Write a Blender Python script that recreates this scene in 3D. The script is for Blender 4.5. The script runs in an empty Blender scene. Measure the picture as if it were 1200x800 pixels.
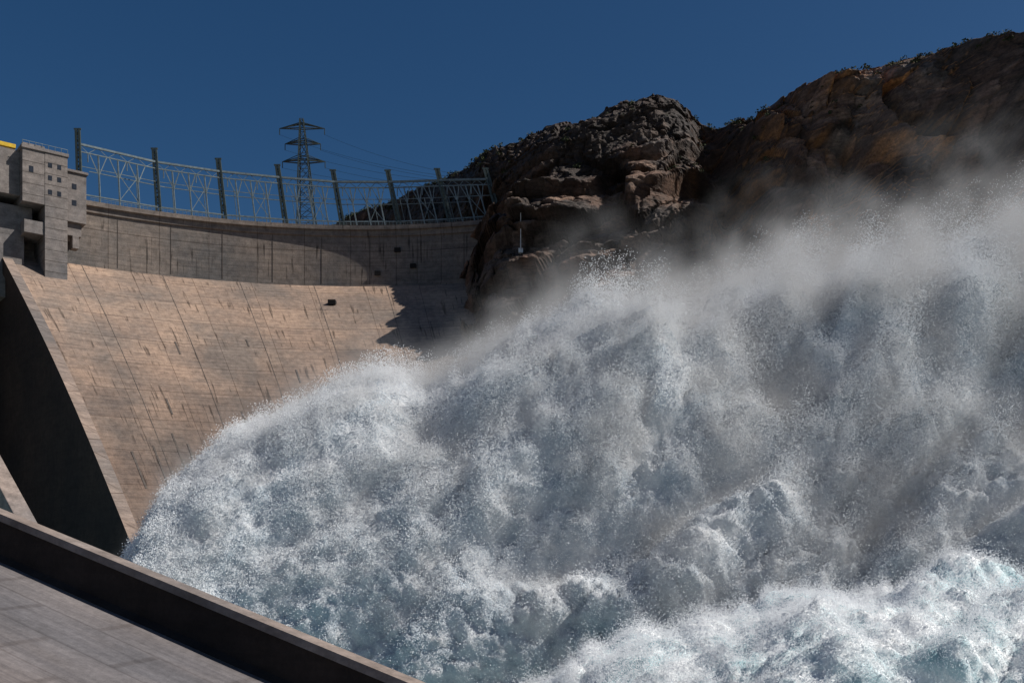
import bpy, math, random
import numpy as np
from mathutils import Vector
random.seed(4); rng=np.random.default_rng(7)
scene=bpy.context.scene
scene.view_settings.view_transform='Standard'
scene.view_settings.look='None'; scene.view_settings.exposure=0; scene.view_settings.gamma=1

# ------------------------------------------------------------ numpy noise
_T=rng.random((64,64,64)).astype(np.float32)
def vn(x,y,z,seed=0):
    x=x+seed*17.13; y=y+seed*5.71; z=z+seed*9.37
    xi=np.floor(x).astype(int); yi=np.floor(y).astype(int); zi=np.floor(z).astype(int)
    fx=x-xi; fy=y-yi; fz=z-zi
    fx=fx*fx*fx*(fx*(fx*6-15)+10); fy=fy*fy*fy*(fy*(fy*6-15)+10); fz=fz*fz*fz*(fz*(fz*6-15)+10)
    def g(a,b,c): return _T[(xi+a)&63,(yi+b)&63,(zi+c)&63]
    x00=g(0,0,0)*(1-fx)+g(1,0,0)*fx; x10=g(0,1,0)*(1-fx)+g(1,1,0)*fx
    x01=g(0,0,1)*(1-fx)+g(1,0,1)*fx; x11=g(0,1,1)*(1-fx)+g(1,1,1)*fx
    y0=x00*(1-fy)+x10*fy; y1=x01*(1-fy)+x11*fy
    return y0*(1-fz)+y1*fz
def fbm(x,y,z,o=4,seed=0,gain=.5):
    s=0;a=1;t=0
    for i in range(o):
        s=s+a*vn(x*2**i,y*2**i,z*2**i,seed+i*3.1); t+=a; a*=gain
    return s/t
def billow(x,y,z,o=4,seed=0,gain=.5):
    s=0;a=1;t=0
    for i in range(o):
        s=s+a*np.abs(2*vn(x*2.1**i,y*2.1**i,z*2.1**i,seed+i*2.7)-1)*1.6; t+=a; a*=gain
    return s/t
def worley(x,y,z,seed=0):
    xi=np.floor(x).astype(int); yi=np.floor(y).astype(int); zi=np.floor(z).astype(int)
    f1=np.full(x.shape,9.0); f2=np.full(x.shape,9.0); idv=np.zeros(x.shape); pl=np.zeros(x.shape)
    for a in (-1,0,1):
        for b in (-1,0,1):
            for c in (-1,0,1):
                X=(xi+a);Y=(yi+b);Z=(zi+c)
                jx=_T[(X+seed)&63,Y&63,Z&63]; jy=_T[X&63,(Y+11+seed)&63,Z&63]; jz=_T[X&63,Y&63,(Z+23+seed)&63]
                ex=x-X-jx; ey=y-Y-jy; ez=z-Z-jz
                d=np.maximum(np.maximum(np.abs(ex),np.abs(ey)),np.abs(ez))*.6+.4*np.sqrt(ex**2+ey**2+ez**2)
                m=d<f1
                h=_T[(X+5)&63,(Y+31+seed)&63,(Z+7)&63]
                g=(jx-.5)*2*ex+(jz-.35)*2*ez
                f2=np.where(m,f1,np.minimum(f2,d)); idv=np.where(m,h,idv); pl=np.where(m,g,pl); f1=np.where(m,d,f1)
    return f1,f2,idv,pl

# ------------------------------------------------------------ mesh helpers
def link(o,parent=None):
    scene.collection.objects.link(o)
    if parent: o.parent=parent
    return o
def empty(name):
    e=bpy.data.objects.new(name,None); return link(e)
def grid(name,P,mat,uv=None,col=None,smooth=True,parent=None,flip=False):
    n,m,_=P.shape
    me=bpy.data.meshes.new(name)
    me.vertices.add(n*m); me.vertices.foreach_set('co',P.reshape(-1).astype(np.float32))
    i,j=np.meshgrid(np.arange(n-1),np.arange(m-1),indexing='ij')
    a=(i*m+j).ravel()
    q=np.stack([a,a+m,a+m+1,a+1],1)
    if flip: q=q[:,::-1]
    F=len(q)
    me.loops.add(F*4); me.loops.foreach_set('vertex_index',q.ravel().astype(np.int32))
    me.polygons.add(F); me.polygons.foreach_set('loop_start',np.arange(0,F*4,4,dtype=np.int32))
    me.update(calc_edges=True)
    if uv is not None:
        l=me.uv_layers.new(name='UVMap'); l.data.foreach_set('uv',uv.reshape(-1,2)[q.ravel()].ravel().astype(np.float32))
    if col is not None:
        c=me.color_attributes.new('Col','FLOAT_COLOR','POINT')
        cc=np.ones((n*m,4),np.float32); cc[:,:3]=col.reshape(-1,3); c.data.foreach_set('color',cc.ravel())
    me.polygons.foreach_set('use_smooth',np.full(F,smooth))
    me.materials.append(mat); me.validate()
    return link(bpy.data.objects.new(name,me),parent)
class MB:
    def __init__(s): s.v=[];s.f=[]
    def beam(s,p,q,w,h=None,w2=None):
        p=Vector(p);q=Vector(q);h=h or w;d=(q-p)
        if d.length<1e-6:return
        d.normalize(); up=Vector((0,0,1)) if abs(d.z)<.95 else Vector((0,1,0))
        a=d.cross(up).normalized(); b=a.cross(d).normalized()
        k=1 if w2 is None else w2/w
        n=len(s.v)
        for c,kk in((p,1),(q,k)):
            for sa,sb in((-1,-1),(1,-1),(1,1),(-1,1)):
                s.v.append(c+a*sa*w*kk/2+b*sb*h*kk/2)
        s.f+=[(n,n+1,n+2,n+3)[::-1],(n+4,n+5,n+6,n+7)]+[(n+i,n+(i+1)%4,n+4+(i+1)%4,n+4+i) for i in range(4)]
    def box(s,o,ax,ay,x0,x1,y0,y1,z0,z1,taper=0):
        n=len(s.v)
        for z in(z0,z1):
            for x,y in((x0,y0),(x1,y0),(x1,y1),(x0,y1)):
                s.v.append(Vector(o)+Vector(ax)*x+Vector(ay)*y+Vector((0,0,z)))
        s.f+=[(n+3,n+2,n+1,n),(n+4,n+5,n+6,n+7)]+[(n+i,n+(i+1)%4,n+4+(i+1)%4,n+4+i) for i in range(4)]
    def obj(s,name,mat,parent=None,bevel=0):
        me=bpy.data.meshes.new(name); me.from_pydata([tuple(v) for v in s.v],[],s.f); me.materials.append(mat)
        o=link(bpy.data.objects.new(name,me),parent)
        if bevel:
            b=o.modifiers.new('b','BEVEL'); b.width=bevel; b.segments=2
        return o

# ------------------------------------------------------------ materials
class M:
    def __init__(s,name):
        s.m=bpy.data.materials.new(name); s.m.use_nodes=True; s.t=s.m.node_tree; s.t.nodes.clear()
        s.out=s.n('ShaderNodeOutputMaterial')
    def n(s,t,ins={},**kw):
        nd=s.t.nodes.new(t)
        for k,v in kw.items(): setattr(nd,k,v)
        for k,v in ins.items():
            if isinstance(v,bpy.types.NodeSocket): s.t.links.new(v,nd.inputs[k])
            else: nd.inputs[k].default_value=v
        return nd
    def link(s,a,b): s.t.links.new(a,b)
    def ramp(s,fac,stops):
        r=s.n('ShaderNodeValToRGB',{0:fac}); e=r.color_ramp.elements
        while len(e)<len(stops): e.new(.5)
        for k,(p,c) in enumerate(stops):
            e[k].position=p; e[k].color=(*c,1) if isinstance(c,tuple) else (c,c,c,1)
        return r.outputs[0]
    def mul(s,a,b,fac=1.0,mode='MULTIPLY'):
        r=s.n('ShaderNodeMix',data_type='RGBA',blend_type=mode)
        for i,v in((0,fac),(6,a),(7,b)):
            if isinstance(v,bpy.types.NodeSocket): s.t.links.new(v,r.inputs[i])
            else: r.inputs[i].default_value=v if i==0 else (*v,1)
        return r.outputs[2]
    def noise(s,co,scale,detail=5,rough=.55,dist=0):
        return s.n('ShaderNodeTexNoise',{'Vector':co,'Scale':scale,'Detail':detail,'Roughness':rough,'Distortion':dist}).outputs[0]
    def fin(s,col,rough=.85,bump=None,bs=.5,bd=.3,metal=0):
        p=s.n('ShaderNodeBsdfPrincipled',{'Base Color':col,'Roughness':rough,'Metallic':metal})
        p.inputs['Specular IOR Level'].default_value=.25
        if bump is not None:
            b=s.n('ShaderNodeBump',{'Height':bump,'Strength':bs,'Distance':bd}); s.link(b.outputs[0],p.inputs['Normal'])
        s.link(p.outputs[0],s.out.inputs[0]); return s.m

def concrete(name,base=(.40,.31,.25),uv=True,lift=1.5,panel=12.,streak=.5,low_dark=False):
    m=M(name); tc=m.n('ShaderNodeTexCoord'); ob=tc.outputs['Object']
    co=tc.outputs['UV'] if uv else ob
    big=m.noise(co,.045,6,.6); mid=m.noise(co,.6,6,.65); fine=m.noise(ob,3.,4,.7)
    c=m.mul(tuple(base),m.ramp(big,[(.38,(.66,.69,.74)),(.62,(1.16,1.06,1.0))]))
    c=m.mul(c,m.ramp(mid,[(.3,.66),(.7,1.18)])); c=m.mul(c,m.ramp(fine,[(.3,.80),(.7,1.12)]))
    if uv:
        mp=m.n('ShaderNodeMapping',{'Vector':co,'Scale':(.035,1.3,1)})
        c=m.mul(c,m.ramp(m.noise(mp.outputs[0],1,5,.8),[(.38,(.62,.62,.64)),(.58,(1.08,1.06,1.04))]),.7)
        br=m.n('ShaderNodeTexBrick',{'Vector':co,'Color1':(1,1,1,1),'Color2':(.76,.77,.80,1),'Mortar':(.5,.46,.44,1),'Scale':1,'Mortar Size':.07,'Mortar Smooth':.7,'Bias':-.3,'Brick Width':panel/4,'Row Height':lift})
        br.offset=.5
        c=m.mul(c,br.outputs[0],.45)
        br=m.n('ShaderNodeTexBrick',{'Vector':co,'Color1':(1,1,1,1),'Color2':(.78,.79,.82,1),'Mortar':(.38,.34,.32,1),'Scale':1,'Mortar Size':.12,'Mortar Smooth':.6,'Bias':-.2,'Brick Width':panel,'Row Height':lift*7})
        br.offset=.0
        c=m.mul(c,br.outputs[0],.85)
        mp2=m.n('ShaderNodeMapping',{'Vector':co,'Scale':(1.1,.06,1)})
        st=m.ramp(m.noise(mp2.outputs[0],1,3,.5),[(.58,1.),(.65,.3)])
        gate=m.ramp(m.noise(co,.09,3,.5),[(.48,0.),(.56,1.)])
        g=m.n('ShaderNodeMath',{0:gate,1:streak},operation='MULTIPLY').outputs[0]
        c=m.mul(c,st,g)
        if low_dark:  # face gets darker towards the bottom, edge broken up by noise
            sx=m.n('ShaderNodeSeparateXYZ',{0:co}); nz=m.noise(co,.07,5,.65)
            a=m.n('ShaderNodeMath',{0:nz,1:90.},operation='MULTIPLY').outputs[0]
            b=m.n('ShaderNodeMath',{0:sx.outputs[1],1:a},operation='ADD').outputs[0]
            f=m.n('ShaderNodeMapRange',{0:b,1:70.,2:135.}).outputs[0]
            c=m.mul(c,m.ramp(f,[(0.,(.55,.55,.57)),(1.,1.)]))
    else:
        mp=m.n('ShaderNodeMapping',{'Vector':ob,'Scale':(.1,.1,1.1)})
        c=m.mul(c,m.ramp(m.noise(mp.outputs[0],1,4,.7),[(.35,.75),(.6,1.05)]),.8)
    return m.fin(c,.9,fine,.35,.15)
mat_face=concrete('concrete_face',(.38,.295,.232),lift=1.7,panel=17,streak=.9,low_dark=True)
mat_edge=concrete('concrete_edge',(.33,.275,.235),lift=1.7,panel=17,streak=.5)
mat_band=concrete('concrete_band',(.25,.225,.20),lift=2.2,panel=14,streak=.9)
mat_conc=concrete('concrete_block',(.21,.20,.195),uv=False)
mat_cap=concrete('concrete_wall',(.29,.25,.225),uv=False)
mat_shaded_side=concrete('concrete_shaded_side',(.04,.031,.027),uv=False)  # same concrete darkened: shade of the wall sides put into the colour
mat_slab=concrete('concrete_slab',(.235,.215,.21),lift=2.4,panel=7,streak=.6)
def simple(name,c,rough=.6,metal=0,sc=1.2):
    m=M(name); tc=m.n('ShaderNodeTexCoord'); nz=m.noise(tc.outputs['Object'],sc,4)
    return m.fin(m.mul(tuple(c),m.ramp(nz,[(.3,.65),(.7,1.15)])),rough,None,metal=metal)
mat_dark=simple('dark_opening',(.015,.014,.014),.9)
mat_joint=simple('joint_fill',(.10,.085,.075),.9)
mat_steel=simple('weathered_steel',(.075,.095,.09),.5,.2)
mat_galv=simple('galvanised_steel',(.19,.235,.25),.5,.1)
mat_white_paint=simple('white_paint',(.7,.7,.68),.5)
mat_yellow=simple('yellow_paint',(.65,.42,.03),.5)
mat_glass=simple('window_glass',(.03,.035,.045),.2)

# ------------------------------------------------------------ DAM
dam=empty('concrete_arch_dam')
C=np.array([-46.,165.]); R=140.; HC=100.; HB=82.
D2R=math.pi/180
def crest(th,r=R): return np.array([C[0]+r*np.sin(th*D2R),C[1]+r*np.cos(th*D2R)])
def toe(th):
    ph=(-37+1.4*(th+41.5))*D2R
    return np.array([-35+56*np.sin(ph),140+56*np.cos(ph)])
thL,thR=-41.5,30.
th=np.linspace(thL,thR,160)
rows=np.linspace(0,1.33,90)
top=np.array([crest(t,R-.0) for t in th]); bt=np.array([toe(t) for t in th])
P=np.zeros((160,90,3)); UV=np.zeros((160,90,2))
for j,r in enumerate(rows):
    rr=r+.035*math.sin(math.pi*min(r,1))
    P[:,j,:2]=top*(1-rr)+bt*rr; P[:,j,2]=HB-84*r
    UV[:,j,0]=(th-thL)*D2R*R; UV[:,j,1]=(1-r)*125
P[:,:,2]+=.12*(vn(UV[:,:,0]/6,UV[:,:,1]/1.6,UV[:,:,0]*0)-.5)
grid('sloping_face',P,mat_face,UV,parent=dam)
thb=np.linspace(-60,thR,200)
sec=[(0.9,HB-1.5),(0.9,HB),(1.6,HB+.02),(1.6,HC-3.2),(1.1,HC-3.0),(1.1,HC-1.4),(.3,HC-1.3),(.3,HC),(1.5,HC+.01),(1.5,HC-1.2),(9.5,HC-1.2),(9.5,HC),(10.5,HC),(10.5,-30)]
P=np.zeros((200,len(sec),3)); UV=np.zeros((200,len(sec),2))
for j,(dr,z) in enumerate(sec):
    for i,t in enumerate(thb):
        P[i,j,:2]=crest(t,R-1.6+dr); P[i,j,2]=z; UV[i,j]=((t-thL)*D2R*R, z if dr<5 else z+dr)
grid('upper_band_and_crest_road',P,mat_band,UV,smooth=False,parent=dam,flip=True)
mb=MB()
for t in np.arange(-35,26,6.0):
    a=crest(t,R-.06); mb.box((a[0],a[1],0),(math.cos(t*D2R),-math.sin(t*D2R),0),(math.sin(t*D2R),math.cos(t*D2R),0),-.09,.09,-.04,.3,HB+.1,HC-3.3)
mb.obj('contraction_joints',mat_joint,dam)
def facept(t,r,off=.0):
    rr=r+.035*math.sin(math.pi*min(r,1)); a=crest(t)*(1-rr)+toe(t)*rr
    return Vector((a[0],a[1],HB-84*r+off))
mb=MB()
for t in (-33,-24,-15,-6,3):
    for k in range(20):
        mb.beam(facept(t,k/20,.0),facept(t,(k+.96)/20,.0),.16,.1)
for t,r,l in((-30,.55,.05),(-21,.58,.07),(-37,.72,.1),(-26,.33,.05),(-12,.42,.05),(-34,.7,.12),(-17,.30,.03),(-8,.5,.06),(-31,.66,.14),(-29.5,.69,.1)):
    mb.beam(facept(t,r,.0),facept(t,r+l,.0),.4,.2)
mb.obj('face_joints_and_drain_slots',mat_joint,dam)
mb=MB()
for t,z in((4.5,HB+10),(6.5,HB+5),(2,HB+3)):
    a=crest(t,R-.5); mb.box((a[0],a[1],0),(math.cos(t*D2R),-math.sin(t*D2R),0),(math.sin(t*D2R),math.cos(t*D2R),0),-.9,.9,-.1,1,z,z+1.3)
p=facept(-4.5,.11); mb.box(p,(1,0,0),(0,1,0),-1.1,1.1,-1.3,1,-.3,1.1)
mb.obj('gallery_openings',mat_dark,dam)
rows=np.linspace(0,1.33,60)
E=[facept(thL,r) for r in rows]
n_out=Vector((-.775,-.632,0))
P=np.zeros((60,6,3)); UVs=np.zeros((60,6,2))
for i,e in enumerate(E):
    for j,(o,z) in enumerate([(-1.6,-1.),(-1.6,1.1),(.9,1.1),(.9,-3.2),(.2,-3.4),(.2,-90)]):
        q=e+n_out*o; P[i,j]=(q.x,q.y,q.z+z); UVs[i,j]=(q.y,q.z+z)
g=grid('face_edge_wall',P,mat_edge,UVs,smooth=False,parent=dam)
g.data.materials.append(mat_shaded_side)
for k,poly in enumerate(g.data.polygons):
    if (k%5)>=2: poly.material_index=1  # faces under the lip take the concrete with painted shade
mb=MB(); 
mb.beam((-78,134,26),(-46.5,102,-4.5),2.0,3.2); 
mb.beam((-80,136,10),(-46,101,-16),1.8,20)
mb.obj('spillway_divider_wall',mat_cap,dam,bevel=.1)

# ------------------------------------------------------------ intake tower
tw=empty('control_tower')
t0=-38.2; a0=crest(t0,R-6)
ax=Vector((math.cos(t0*D2R),-math.sin(t0*D2R),0))
ay=Vector((math.sin(t0*D2R),math.cos(t0*D2R),0))
O=Vector((a0[0],a0[1],0))
mb=MB()
mb.box(O,ax,ay,.5,6.2,-6,6,70,107)
mb.box(O,ax,ay,-5.0,.497,-5.9,6,93,108.5)
mb.box(O,ax,ay,-5.3,6.5,-6.3,6.4,107.002,107.9)
mb.box(O,ax,ay,6.203,12.0,-2.5,5,91,104.5)
mb.box(O,ax,ay,6.0,12.4,-3,5.4,104.503,105.2)
mb.box(O,ax,ay,6.203,11,-1.4,5,87.5,90.997)
mb.box(O,ax,ay,8.5,10.2,-2,1,84,87.497)
mb.box(O,ax,ay,-4.5,.496,-5.5,4,85.,88.4)
mb.box(O,ax,ay,-13,-5.003,-3,7,95,107)
mb.box(O,ax,ay,-16,-3.504,-1,7,68,84.9)
mb.box(O,ax,ay,-16,-1.504,-1,7,84.902,92.9)
mb.obj('concrete_blocks',mat_conc,tw,bevel=.08)
mb=MB()
for z in (103.2,99.8,96):
    for x in (1.3,3.6): mb.box(O,ax,ay,x,x+1.,-6.06,-5.8,z,z+1.3)
for z in (100,95.5): mb.box(O,ax,ay,8.2,9.4,-2.56,-2.3,z,z+1.5)
mb.box(O,ax,ay,-3.4,-2.3,-5.96,-5,101,102.6)
mb.obj('windows',mat_glass,tw)
mb=MB()
for z in np.arange(72.5,106,2.9): mb.box(O,ax,ay,.46,6.24,-6.04,6.0,z,z+.1)
for z in np.arange(95,106,2.9): mb.box(O,ax,ay,-5.04,.45,-5.94,6.0,z,z+.1)
mb.obj('lift_joints',mat_joint,tw)
mb=MB()
mb.beam(O+ax*-16+Vector((0,0,108.8)),O+ax*-5.5+Vector((0,0,108.8)),1.4,1.0)
mb.beam(O+ax*-16+Vector((0,0,106)),O+ax*-5.8+Vector((0,0,106)),.6,.6)
for x in (-15,-11,-7): mb.beam(O+ax*x+Vector((0,0,104)),O+ax*x+Vector((0,0,108.6)),.5)
mb.obj('gantry_crane_beam',mat_yellow,tw)
mb=MB()
for x in np.arange(-5,6.4,1.6):
    mb.beam(O+ax*x-ay*6.1+Vector((0,0,107.9)),O+ax*x-ay*6.1+Vector((0,0,109)),.1)
mb.beam(O-ax*5-ay*6.1+Vector((0,0,109)),O+ax*6.2-ay*6.1+Vector((0,0,109)),.1)
mb.obj('roof_railing',mat_galv,tw)

# ------------------------------------------------------------ steel gantry on crest
gt=empty('switchyard_gantry')
us=[-33.0,-24.3,-16.7,-9.4,-2.4,4.7,11.2,17.5]
heights=[21,19.6,19.2,18.9,18.,17.8,17.4,16.]
tops=[];bases=[]
mm=MB(); br=MB()
for i,(t,h) in enumerate(zip(us,heights)):
    a=crest(t,R+1.5); b=Vector((a[0],a[1],HC-.2)); lean=-(.035+.036*i)
    tp=b+Vector((lean*h,0,h)); bases.append(b); tops.append(tp)
    s=(tp-b)
    for o in (-.6,.6):
        mm.beam(b+Vector((o,0,0)),tp+Vector((o*.8,0,0)),.55)
    mm.beam(b+Vector((0,.9,0)),tp+Vector((0,.6,0)),.4)
    for k in range(9):
        p=b+s*(k/9); q=b+s*((k+1)/9); sg=1 if k%2 else -1
        mm.beam(p+Vector((.5*sg,0,0)),q+Vector((-.5*sg,0,0)),.24)
        mm.beam(q+Vector((-.5,0,0)),q+Vector((.5,0,0)),.26)
    mm.beam(tp-Vector((1.0,0,0)),tp+Vector((1.0,0,0)),.4)
mm.obj('masts',mat_steel,gt)
ml=MB()
for i in range(len(us)-1):
    b0,b1,t0_,t1=bases[i],bases[i+1],tops[i],tops[i+1]
    def pt(f,g):
        return (b0.lerp(b1,f)).lerp(t0_.lerp(t1,f),g)
    br.beam(pt(0,.80),pt(1,.80),.55); br.beam(pt(0,.70),pt(1,.70),.3); 
    for k in range(8):
        br.beam(pt(k/8,.70 if k%2 else .80),pt((k+1)/8,.80 if k%2 else .70),.13)
    br.beam(pt(0,.12),pt(1,.12),.32)
    ml.beam(pt(0,.5),pt(1,.5),.16)
    for f in (.25,.5,.75):
        ml.beam(pt(f,0),pt(f,.70),.38)
        ml.beam(pt(f,.42),pt(f-.11,.70),.24); ml.beam(pt(f,.42),pt(f+.11,.70),.24)
    f=.5
    ml.beam(pt(f,.12),pt(min(f+.25,1),.5),.18); ml.beam(pt(min(f+.25,1),.12),pt(f,.5),.18)
    for f in (.12,.62):
        p=pt(f,.70); ml.beam(p,p-Vector((0,0,2.6)),.25); ml.beam(p+Vector((0,7,-1)),pt(f,0)+Vector((0,7,-1)),.18)
    ml.beam(pt(0,.55)+Vector((0,7,0)),pt(1,.55)+Vector((0,7,0)),.22)
br.obj('top_trusses',mat_galv,gt); ml.obj('bracing_frames',mat_galv,gt)
rl=MB(); pr=None
for t in np.arange(-32,24,.45):
    a=crest(t,R-1.6+.8); b=Vector((a[0],a[1],HC))
    rl.beam(b,b+Vector((0,0,1.1)),.07)
    if pr is not None:
        rl.beam(pr+Vector((0,0,1.1)),b+Vector((0,0,1.1)),.08); rl.beam(pr+Vector((0,0,.6)),b+Vector((0,0,.6)),.05)
    pr=b
rl.obj('crest_railing',mat_galv,dam)

# ------------------------------------------------------------ pylon
py=empty('transmission_pylon'); pm=MB()
Bp=Vector((-86,420,128)); Hh=55.
def leg(c,z):
    w=(4.6*(1-z/Hh)+.7) if z<30 else (4.6*(1-30/Hh)+.7)*(1-(z-30)/32)+.25
    s=[(-1,-1),(1,-1),(1,1),(-1,1)][c]; 
    return Bp+Vector((s[0]*w*.8-z*.05,s[1]*w*.8,z))
lv=list(np.linspace(0,Hh,12))
for a_,b_ in zip(lv[:-1],lv[1:]):
    for c in range(4):
        pm.beam(leg(c,a_),leg(c,b_),.42); d=(c+1)%4
        pm.beam(leg(c,a_),leg(d,b_),.18); pm.beam(leg(d,a_),leg(c,b_),.18); pm.beam(leg(c,b_),leg(d,b_),.2)
armtips=[]
for z,w in((51,9.5),(44.5,7.5),(37,9)):
    for s in(-1,1):
        tip=Bp+Vector((s*w-z*.05,0,z)); armtips.append(tip)
        for c in range(4):
            pm.beam(leg(c,z),tip,.26); pm.beam(leg(c,z+2.2),tip,.22)
        pm.beam(tip,tip-Vector((0,0,2.6)),.3)
pm.obj('lattice',mat_steel,py)
wr=MB()
for k,tip in enumerate(armtips):
    q=Vector((15+3*k,345+4*k,128+k*1.5)); 
    p=tip-Vector((0,0,2.6)); N=16; prev=p
    for i in range(1,N+1):
        f=i/N; c=p.lerp(q,f)-Vector((0,0,14*4*f*(1-f)*.35)); wr.beam(prev,c,.08); prev=c
wr.obj('power_cables',mat_steel,py)

# ------------------------------------------------------------ CLIFFS
K=np.array([
(-150,430,-150,520,128),(-95,375,-110,440,133),(-60,350,-82,420,136),(-40,330,-57,390,135),(-22,290,-30,350,130),(-15,262,-12,326,126),(-13,243,0,306,124),(-9,232,10,300,127),
(6,224,25,295,131),(34,216,43.5,290,132),(51,226,53.4,290,128),(58,218,61,285,124),(66,202,69.4,270,121),(76,192,78,260,122),(88,182,86,250,122),
(99,172,94.6,240,120),(110,160,102.5,230,117),(120,145,112,215,112),(138,122,135,195,112),(160,92,160,160,110),(200,40,205,100,105)],float)
sl=np.concatenate([[0],np.cumsum(np.hypot(np.diff(K[:,2]),np.diff(K[:,3])))]) ; sl/=sl[-1]
N1=1100; 
u=np.linspace(0,1,N1)
kk=[np.interp(u,sl,K[:,i]) for i in range(5)]
ker=np.hanning(25); ker/=ker.sum()
kk=[np.convolve(np.pad(a,12,mode='edge'),ker,'valid') for a in kk]
fx,fy,tx,ty,tz=kk
NQ=500
q=np.linspace(0,1,NQ); nb=60
qq=q[None,:]
zf=-28.
hor=.35*qq+.65*qq**1.7; vert=1-(1-qq)**1.4
X=fx[:,None]*(1-hor)+tx[:,None]*hor; Y=fy[:,None]*(1-hor)+ty[:,None]*hor; Z=zf+(tz[:,None]-zf)*vert
dx=fx-tx; dy=fy-ty; L=np.hypot(dx,dy); dx/=L; dy/=L
bb=np.linspace(0,1,nb+1)[1:][None,:]**1.6
Xb=tx[:,None]-dx[:,None]*bb*260; Yb=ty[:,None]-dy[:,None]*bb*260; Zb=tz[:,None]-bb*75
X=np.concatenate([X,Xb],1);Y=np.concatenate([Y,Yb],1);Z=np.concatenate([Z,Zb],1)
w=np.concatenate([1-.75*np.clip((q-.78)/.22,0,1)**1.2,np.full(nb,.25)])[None,:]
big=(fbm(X/50,Y/50,Z/50,3,1)-.5)*26
wx=X+7*(fbm(X/24,Y/24,Z/24,3,9)-.5); wz=Z+7*(fbm(X/24,Y/24,Z/24,3,12)-.5)
dip=np.interp(X,[40,75],[.30,-.55])
c=(wz-dip*(wx-56))+7*(fbm(X/40,Y/40,Z/40,3,5)-.5)
def ledge(v,sharp=.8): 
    f=v-np.floor(v); return np.where(f<sharp,f/sharp,(1-f)/(1-sharp))
idl=np.floor(c/13)
st=-ledge(c/13,.84)*7.5*(.25+1.3*vn(idl*3.3,X/28,idl*0+2)) - ledge(c/4.7,.8)*2.0*vn(X/11,Y/11,np.floor(c/4.7)*2.3,3)-ledge(c/1.7,.75)*.55*vn(X/5,Y/5,np.floor(c/1.7)*1.7,6)
f1z,f2z,idz,plz=worley(wx/38,Y/44,c/19,6)
f1,f2,idv,plv=worley(wx/15,Y/18,c/7.5,3)
f1b,f2b,idb,plb=worley(wx/5.4,Y/6,c/2.7,8)
f1c,f2c,idc,plc=worley(X/2.1,Y/2.1,Z/1.4,14)
crk=np.exp(-(f2z-f1z)*30); crk1=np.exp(-(f2-f1)*30); crk2=np.exp(-(f2b-f1b)*16)
slab=np.clip((X-60)/20,0,1)
blk=(idz-.5)*8+plz*(12+6*slab)-2.5*crk+((idv-.5)*3.0+plv*4.2-1.3*crk1)*(1-.2*slab)
blk2=((idb-.5)*1.2+plb*1.5-.5*crk2)*(1-.3*slab)
blk3=(idc-.5)*.5+plc*.6
rough=(fbm(X/3,Y/3,Z/3,4,21)-.5)*1.3
talus=np.clip((fbm(X/22,Y/22,Z/22,2,30)-.5)*6+np.clip((Z-106)/10,-1.4,1.2)*np.clip((62-X)/12,0,1)-.8*np.clip((X-62)/10,0,1),0,1)
gul=-13*np.exp(-((X-55-(.16*(128-Z)))/5.0)**2)-8*np.exp(-((X-92+.35*(128-Z))/4.5)**2)
D=(big+gul)*w+ (st+blk)*w*(1-.75*talus)+blk2*np.maximum(w,.45)*(1-.4*talus)+blk3*(.6+1.2*talus)+rough
P=np.stack([X+dx[:,None]*D*.95,Y+dy[:,None]*D*.95,Z+.30*D],-1)
n1=fbm(X/16,Y/16,Z/16,4,40); n2=fbm(X/9,Y/9,c/1.6,4,44); n3=fbm(X/6,Y/6,Z/26,3,48); n4=fbm(X/30,Y/30,Z/30,3,52)
brown=np.array([.145,.085,.06]); grey=np.array([.13,.105,.092]); dark=np.array([.030,.023,.020]); tan=np.array([.30,.195,.14]); och=np.array([.42,.20,.08])
def mix(a,b,f): return a*(1-f[...,None])+b*f[...,None]
sm=lambda v,a,b: (lambda t:t*t*(3-2*t))(np.clip((v-a)/(b-a),0,1))
col=mix(np.broadcast_to(brown,P.shape),grey,sm(n1,.45,.65))
col=mix(col,tan,sm(n2,.52,.66)*.6)
col=mix(col,dark,sm(n3,.50,.62)*.7*(1-.4*slab))
col=mix(col,dark*1.4,sm(n4,.48,.60)*.5*(1-slab))
col=mix(col,dark,np.clip(crk+crk1+.7*crk2,0,1)*.8)
col=mix(col,dark*1.5,talus*.8*np.ones_like(X))
up=np.gradient(P[...,2],axis=1); 
hrun=np.hypot(np.gradient(P[...,0],axis=1),np.gradient(P[...,1],axis=1)); flat=sm(hrun/(np.abs(up)+.05),.8,2.0)
col=mix(col,och*.9,flat*sm(fbm(X/18,Y/18,Z/18,2,60),.42,.52)*.8*sm(X,30,75))
col=col*(.7+.6*idb[...,None])*(1+.75*slab[...,None])  # right rock mass brightened in colour, standing in for sun on its slabs
m=M('cliff_rock'); at=m.n('ShaderNodeVertexColor',layer_name='Col').outputs[0]; ob=m.n('ShaderNodeTexCoord').outputs['Object']
fn=m.noise(ob,1.3,8,.7)
mp=m.n('ShaderNodeMapping',{'Vector':ob,'Scale':(.25,.25,1.6),'Rotation':(0,.28,0)}); sn_=m.noise(mp.outputs[0],1.,6,.7,.4)
cc=m.mul(at,m.ramp(fn,[(.3,.5),(.7,1.35)])); cc=m.mul(cc,m.ramp(sn_,[(.38,.5),(.6,1.25)]),.8)
hh=m.n('ShaderNodeMath',{0:fn,1:sn_},operation='ADD').outputs[0]
mat_rock=m.fin(cc,.62,hh,.9,.5)
grid('rocky_cliff',P,mat_rock,col=col,smooth=False,flip=False)
CL=P

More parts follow.
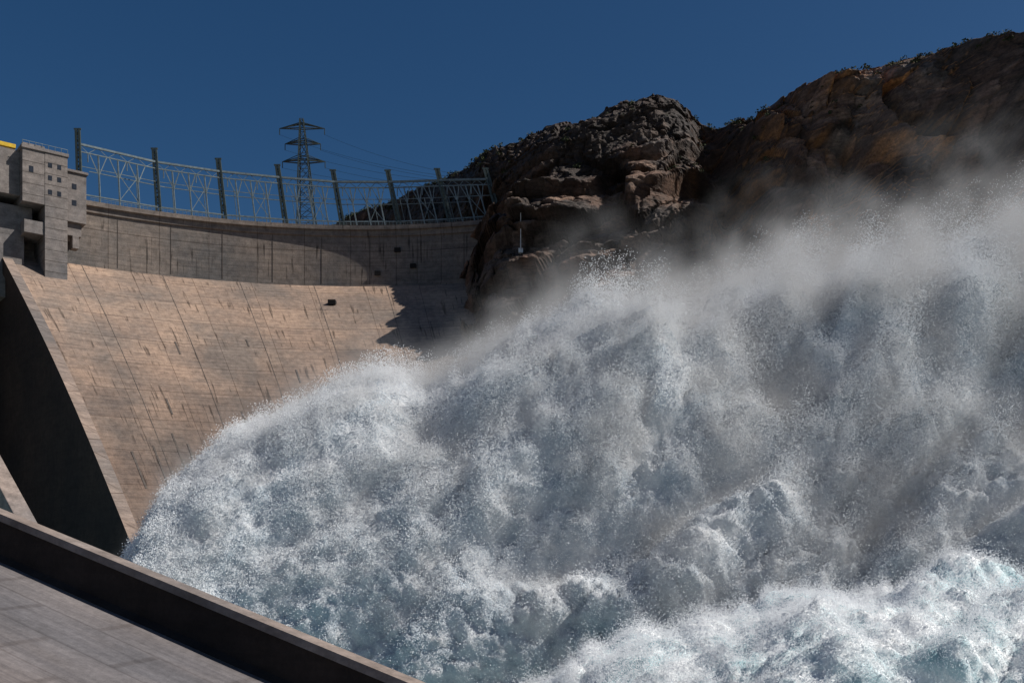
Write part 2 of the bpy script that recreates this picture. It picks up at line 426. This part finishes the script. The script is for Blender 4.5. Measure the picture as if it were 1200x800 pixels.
# slender survey mast standing on the cliff shoulder above the abutment
k_=np.argmin((CL[...,0]-1.5)**2+(CL[...,2]-80)**2+((CL[...,1]-245)*.2)**2)
b_=Vector(CL.reshape(-1,3)[k_]); mb=MB()
mb.beam(b_-Vector((0,0,1)),b_+Vector((0,-.5,13)),.28,w2=.16)
mb.beam(b_+Vector((-1,-.5,12)),b_+Vector((1,-.5,12.4)),.16); mb.beam(b_+Vector((-.6,-.7,.5)),b_+Vector((.6,-.7,.5)),.9,1.2)
mb.beam(b_+Vector((.8,-.5,12.2)),b_+Vector((1.5,-.5,12.0)),.5,.3)
mb.obj('survey_mast',mat_white_paint)

mb_v=[];mb_f=[]
def leafclump(c,r,n):
    for _ in range(n):
        d=Vector(rng.normal(size=3)); d.normalize(); p=Vector(c)+Vector((d.x*r,d.y*r,abs(d.z)*r*.85))*(rng.random()**.4)
        a=Vector(rng.normal(size=3)).normalized()*r*.22; b=Vector(rng.normal(size=3)).normalized()*r*.22
        k=len(mb_v); mb_v.extend([p-a,p+b,p+a,p-b]); mb_f.append((k,k+1,k+2,k+3))
for _ in range(520):
    i=int(rng.integers(190,980)); j=int(NQ-1-abs(rng.normal())*14) if rng.random()<.6 else int(rng.integers(360,NQ+20))
    if vn(np.array([i/30.]),np.array([j/30.]),np.array([.5]))[0]<.42: continue
    p=CL[i,j]; r=.5+1.1*rng.random(); leafclump((p[0],p[1],p[2]-.1),r,34)
me=bpy.data.meshes.new('hillside_shrubs'); me.from_pydata([tuple(v) for v in mb_v],[],mb_f); me.materials.append(simple('shrub_leaf',(.045,.055,.022),.8,sc=.6))
link(bpy.data.objects.new('hillside_shrubs',me))

# ------------------------------------------------------------ foreground training wall and slab
fw=empty('spillway_training_wall')
A=np.array([-24.67,48.,1.9]); B=np.array([-3.91,38.,-4.95])
d=(B-A); A2=A-d*1.2; B2=B+d*1.0
def off(p,o,z): 
    nn=np.array([-d[1],d[0],0]);nn=nn/np.linalg.norm(nn)
    q=p+nn*o; return (q[0],q[1],q[2]+z)
nseg=60; secw=[(9,-14),(.85,-14),(.85,0),(0,0),(-.04,-.35),(0.12,-.36),(0.12,-2.0),(-.2,-2.25)]
P=np.zeros((nseg,len(secw),3));UVs=np.zeros((nseg,len(secw),2))
for i in range(nseg):
    p=A2+(B2-A2)*i/(nseg-1)
    for j,(o,z) in enumerate(secw): P[i,j]=off(p,o,z); UVs[i,j]=(i,z)
g=grid('wall_body',P,mat_cap,UVs,smooth=False,parent=fw); g.data.materials.append(mat_shaded_side)
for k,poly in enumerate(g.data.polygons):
    if (k%(len(secw)-1))>=4: poly.material_index=1  # front below the coping: shadow painted in by the darkened concrete
P=np.zeros((nseg,40,3));UVs=np.zeros((nseg,40,2))
Ls=np.linalg.norm(B2-A2)
for i in range(nseg):
    p=A2+(B2-A2)*i/(nseg-1)
    for j in range(40):
        o=-.2-j*.9; P[i,j]=off(p,o,-2.25+ (o+.2)*.055); UVs[i,j]=(i/(nseg-1)*Ls*.25, -o)
P[...,2]+=.05*(fbm(P[...,0]/2,P[...,1]/2,P[...,2]*0,3)-.5)
grid('chute_slab',P,mat_slab,UVs,parent=fw)

# ------------------------------------------------------------ WATER
ZR=-22.
m=M('river_water'); ob=m.n('ShaderNodeTexCoord').outputs['Object']
nz=m.noise(ob,.08,8,.7,.6); cc=m.ramp(nz,[(.38,(.05,.17,.19)),(.55,(.35,.55,.58)),(.66,(.8,.84,.85))])
mat_river=m.fin(cc,.25,m.noise(ob,.5,6,.6),.6,.8)
gx,gy=np.meshgrid(np.linspace(-160,420,200),np.linspace(-80,300,140),indexing='ij')
grid('river_water',np.stack([gx,gy,ZR+1.6*(fbm(gx/9,gy/9,gx*0,4,3)-.5)],-1),mat_river)
gm=simple('ground_soil',(.2,.16,.12),.9,sc=.01)
s_=6000; grid('ground',np.array([[[-s_,-s_,-27.],[-s_,s_,-27.]],[[s_,-s_,-27.],[s_,s_,-27.]]]),gm,flip=True)

XL=-51.
rx=np.array([-51,-47.5,-43,-38.5,-31,-19,-6,12,30,45.6,57.6,72,100,150])
rz=np.array([-22,-10,1,8.5,16,21.5,23.5,27,29,31,34,33,30,27])
def spray_pts(a,ph,rxx,rzz,yr,Rf,Rb,amp=1.,sc=1.,seed=0,xl=XL,soft=1.):
    z0=-26.; h=np.interp(a,rxx,rzz)
    hk=np.clip((h-z0)/30,0,1)**.7
    cs=np.cos(ph); sn=np.sin(ph)
    ry=np.where(cs>0,Rf,Rb)*hk
    X=a+0*ph; Y=yr-np.sign(cs)*np.abs(cs)**(.55 if soft else .9)*ry; Z=z0+(h-z0)*np.abs(sn)**.85
    ny=-cs/np.maximum(ry,4)*20; nz=sn; nn=np.sqrt(ny**2+nz**2)+1e-6; ny=ny/nn; nz=nz/nn
    nxo=np.where(a<20,-.3*np.exp(-(a-xl)/40),0)
    fxc=(X*.86+Z*.42); fzc=(-X*.42+Z*.86)
    wv=6*(fbm(X/16/sc,Y/16/sc,Z/16/sc,2,70+seed)-.5)
    b1=billow((fxc+wv)/28/sc,Y/18/sc,(fzc+wv)/15/sc,2,80+seed,.5)
    b2=billow((fxc+wv)/8.5/sc,Y/6/sc,(fzc-wv)/5.2/sc,4,90+seed,.62)
    b3=fbm(fxc/1.8/sc,Y/1.2/sc,fzc/1.1/sc,3,99+seed,.7)
    grow=np.clip((a-xl)/55,.12,1); g2=np.clip((a-xl)/80,.12,1) if soft else grow
    D=amp*(grow*8.5*(b1-.45)+g2*4.0*(b2-.4)+1.6*(b3-.5))
    return np.stack([X+nxo*D,Y+ny*D,Z+nz*D],-1),np.stack([nxo,ny,nz],-1),b1,b2
m=M('white_water'); ob=m.n('ShaderNodeTexCoord').outputs['Object']
nz=m.noise(ob,.30,9,.75); cc=m.ramp(nz,[(.38,(.58,.66,.73)),(.6,(.92,.94,.96))])
df=m.n('ShaderNodeBsdfDiffuse',{'Color':cc})
bp=m.n('ShaderNodeBump',{'Height':m.noise(ob,2.2,6,.75),'Strength':.9,'Distance':.6}); m.link(bp.outputs[0],df.inputs['Normal'])
m.link(df.outputs[0],m.out.inputs[0]); mat_white=m.m
aa=np.linspace(XL,140,620)[:,None]; pp=np.linspace(0,math.pi,420)[None,:]
S=spray_pts(aa+0*pp,pp+0*aa,rx,rz,138,40,30)[0]
sp=empty('water_spray')
core=grid('churning_core',S,mat_white,parent=sp,flip=True)
m=M('spray_droplets'); df=m.n('ShaderNodeBsdfDiffuse',{'Color':(.96,.97,.98,1)}); m.link(df.outputs[0],m.out.inputs[0]); mat_drop=m.m

rx2=np.array([-22,-8,2.7,11,22.6,27.4,41,60,90]); rz2=np.array([-26,-17,-11,-7.4,-4.,-3.7,-3.2,-3,-4])
m=M('surge_water'); ob=m.n('ShaderNodeTexCoord').outputs['Object']
nz=m.noise(ob,.2,9,.75,.3); cc=m.ramp(nz,[(.36,(.42,.60,.64)),(.46,(.70,.81,.84)),(.53,(.93,.95,.96))])
df=m.n('ShaderNodeBsdfDiffuse',{'Color':cc}); bp=m.n('ShaderNodeBump',{'Height':m.noise(ob,2.2,6,.75),'Strength':.8,'Distance':.4}); m.link(bp.outputs[0],df.inputs['Normal']); m.link(df.outputs[0],m.out.inputs[0])
aa=np.linspace(-22,90,500)[:,None]; pp=np.linspace(0,math.pi,300)[None,:]
S2=spray_pts(aa+0*pp,pp+0*aa,rx2,rz2,80,26,14,amp=.42,sc=.42,seed=5,xl=-22,soft=0)[0]
sg=empty('river_surge'); core2=grid('surge_body',S2,m.m,parent=sg,flip=True)

# --- mist : voxel grid whose density falls off with distance from the churning water
def mist(name,cores,lo,hi,res,s0,s1,x0,x1,dens,parent,noise_scale):
    ng=bpy.data.node_groups.new(name,'GeometryNodeTree'); ng.interface.new_socket('Geometry',in_out='INPUT',socket_type='NodeSocketGeometry'); ng.interface.new_socket('Geometry',in_out='OUTPUT',socket_type='NodeSocketGeometry')
    N=lambda t,**k:(lambda nd:([setattr(nd,a,b) for a,b in k.items()],nd)[1])(ng.nodes.new(t))
    Lk=ng.links.new
    def math_(op,a,b=None):
        nd=N('ShaderNodeMath',operation=op)
        for i,v in enumerate((a,b)):
            if v is None: continue
            if isinstance(v,(int,float)): nd.inputs[i].default_value=v
            else: Lk(v,nd.inputs[i])
        return nd.outputs[0]
    def mr(v,a,b,c_,d_):
        f=N('ShaderNodeMapRange'); Lk(v,f.inputs[0])
        for i,x in enumerate((a,b,c_,d_)): f.inputs[i+1].default_value=x
        return f.outputs[0]
    ou=N('NodeGroupOutput'); N('NodeGroupInput')
    jn=N('GeometryNodeJoinGeometry')
    for c_ in cores:
        oi=N('GeometryNodeObjectInfo'); oi.inputs[0].default_value=c_; Lk(oi.outputs['Geometry'],jn.inputs[0])
    px=N('GeometryNodeProximity'); px.target_element='FACES'
    Lk(jn.outputs[0],px.inputs[0])
    pos=N('GeometryNodeInputPosition').outputs[0]
    sx=N('ShaderNodeSeparateXYZ'); Lk(pos,sx.inputs[0])
    f=math_('MULTIPLY',mr(sx.outputs[0],x0,x1,s0,s1),mr(sx.outputs[1],88,108,.2,1.))
    f=math_('MULTIPLY',f,mr(sx.outputs[2],-10,24,.45,1.))
    nz=N('ShaderNodeTexNoise'); Lk(pos,nz.inputs['Vector']); nz.inputs['Scale'].default_value=noise_scale; nz.inputs['Detail'].default_value=6; nz.inputs['Roughness'].default_value=.65; nz.inputs['Distortion'].default_value=.4
    nn=mr(nz.outputs[0],.40,.62,0,1)
    ln=math_('MULTIPLY',f,math_('ADD',math_('MULTIPLY',nn,1.3),.25))
    e=math_('EXPONENT',math_('MULTIPLY',math_('DIVIDE',px.outputs['Distance'],ln),-1.0))
    e=math_('MAXIMUM',math_('SUBTRACT',e,.03),0.)
    dn=math_('MULTIPLY',math_('MULTIPLY',e,math_('ADD',math_('MULTIPLY',nn,.9),.2)),dens)
    vc=N('GeometryNodeVolumeCube'); Lk(dn,vc.inputs['Density'])
    vc.inputs['Min'].default_value=lo; vc.inputs['Max'].default_value=hi
    for k,r in zip(('Resolution X','Resolution Y','Resolution Z'),res): vc.inputs[k].default_value=r
    vm=M('mist_'+name)
    pv=vm.n('ShaderNodeVolumePrincipled',{'Color':(1,1,1,1),'Density':1.0,'Anisotropy':.0}); vm.link(pv.outputs[0],vm.out.inputs['Volume'])
    sm_=N('GeometryNodeSetMaterial'); sm_.inputs['Material'].default_value=vm.m
    Lk(vc.outputs[0],sm_.inputs[0]); Lk(sm_.outputs[0],ou.inputs[0])
    me=bpy.data.meshes.new(name); me.from_pydata([lo,hi],[],[]); me.materials.append(vm.m)
    o=link(bpy.data.objects.new(name,me),parent); md=o.modifiers.new('mist','NODES'); md.node_group=ng
    return o
mist('spray_mist',[core],(-58,86,-26),(112,172,62),(150,75,77),.4,4.2,-50,70,.2,sp,.15)

def points(name,P,rad,mat,parent):
    me=bpy.data.meshes.new(name); me.vertices.add(len(P)); me.vertices.foreach_set('co',P.astype(np.float32).ravel())
    a=me.attributes.new('rad','FLOAT','POINT'); a.data.foreach_set('value',rad.astype(np.float32)); me.materials.append(mat)
    o=link(bpy.data.objects.new(name,me),parent)
    ng=bpy.data.node_groups.new(name,'GeometryNodeTree'); ng.interface.new_socket('Geometry',in_out='INPUT',socket_type='NodeSocketGeometry'); ng.interface.new_socket('Geometry',in_out='OUTPUT',socket_type='NodeSocketGeometry')
    i=ng.nodes.new('NodeGroupInput'); ou=ng.nodes.new('NodeGroupOutput'); mp=ng.nodes.new('GeometryNodeMeshToPoints'); na=ng.nodes.new('GeometryNodeInputNamedAttribute'); na.data_type='FLOAT'; na.inputs[0].default_value='rad'
    sm_=ng.nodes.new('GeometryNodeSetMaterial'); sm_.inputs['Material'].default_value=mat
    ng.links.new(i.outputs[0],mp.inputs[0]); ng.links.new(na.outputs[0],mp.inputs['Radius']); ng.links.new(mp.outputs[0],sm_.inputs[0]); ng.links.new(sm_.outputs[0],ou.inputs[0])
    md=o.modifiers.new('pts','NODES'); md.node_group=ng
    return o
def samp(n,phlo,phhi,**k):
    a=rng.uniform(XL+1,95,n); ph=rng.uniform(phlo,phhi,n)
    return spray_pts(a,ph,rx,rz,138,40,30,**k)+(a,ph)
P,Nn,b1,b2,a,ph=samp(3000000,.2,1.95)
keep=rng.random(len(P))<np.clip((b2-.15)*1.6,0.06,1)*np.clip(.4+(ph-.4)*.9,.3,1); P=P[keep];Nn=Nn[keep];a=a[keep];b1=b1[keep];ph=ph[keep]
clump=fbm(P[:,0]/3.2,P[:,1]/3.2,P[:,2]/3.2,3,120)
o=np.minimum(rng.exponential(1,len(P)),3.5)*(.3+1.9*np.clip((a+50)/110,0,1))*(.25+2.4*np.clip(clump-.38,0,.25))*np.clip(.4+ph*.6,.4,1.2)
P=P+Nn*o[:,None]+np.stack([.35*o,0*o,.2*o],1)+rng.normal(size=P.shape)*.25
points('flying_droplets',P,rng.uniform(.022,.05,len(P)),mat_drop,sp)
print('pts',len(P))
n=450000; a=rng.uniform(-20,50,n); ph=rng.beta(3,3,n)*2.0+.35
P,Nn,b1,b2=spray_pts(a,ph,rx2,rz2,80,26,14,amp=.42,sc=.42,seed=5,xl=-22,soft=0)
keep=rng.random(n)<np.clip((b2-.15)*1.8,.08,1); P=P[keep];Nn=Nn[keep];b2=b2[keep]
o=rng.exponential(.3,len(P))*(.3+1.5*b2); P=P+Nn*o[:,None]+rng.normal(size=P.shape)*.1
points('surge_droplets',P,rng.uniform(.018,.035,len(P)),mat_drop,sg)

# ------------------------------------------------------------ world, sun, camera
sd=Vector((.69,-.11,.71)).normalized()
el=math.asin(sd.z); az=math.atan2(sd.x,sd.y)
w_=bpy.data.worlds.new('World'); scene.world=w_; w_.use_nodes=True; nt=w_.node_tree
bg=nt.nodes['Background']; sk=nt.nodes.new('ShaderNodeTexSky'); sk.sky_type='NISHITA'; sk.sun_disc=False; sk.sun_elevation=el; sk.sun_rotation=az
sk.altitude=1000; sk.air_density=1.; sk.dust_density=2.; sk.ozone_density=4
hs=nt.nodes.new('ShaderNodeHueSaturation'); hs.inputs['Saturation'].default_value=1.25; nt.links.new(sk.outputs[0],hs.inputs['Color'])
nt.links.new(hs.outputs[0],bg.inputs[0]); bg.inputs[1].default_value=.05
L=bpy.data.lights.new('sun','SUN'); L.energy=5; L.angle=math.radians(.5); L.color=(1,.95,.88)
lo=link(bpy.data.objects.new('sun',L)); lo.rotation_euler=sd.to_track_quat('Z','Y').to_euler()
cam=bpy.data.cameras.new('camera'); cam.lens=35; cam.sensor_width=36; cam.shift_y=.2067; cam.clip_end=20000; cam.clip_start=.1
co=link(bpy.data.objects.new('camera',cam)); co.location=(0,0,0); co.rotation_euler=(math.pi/2,0,0); scene.camera=co
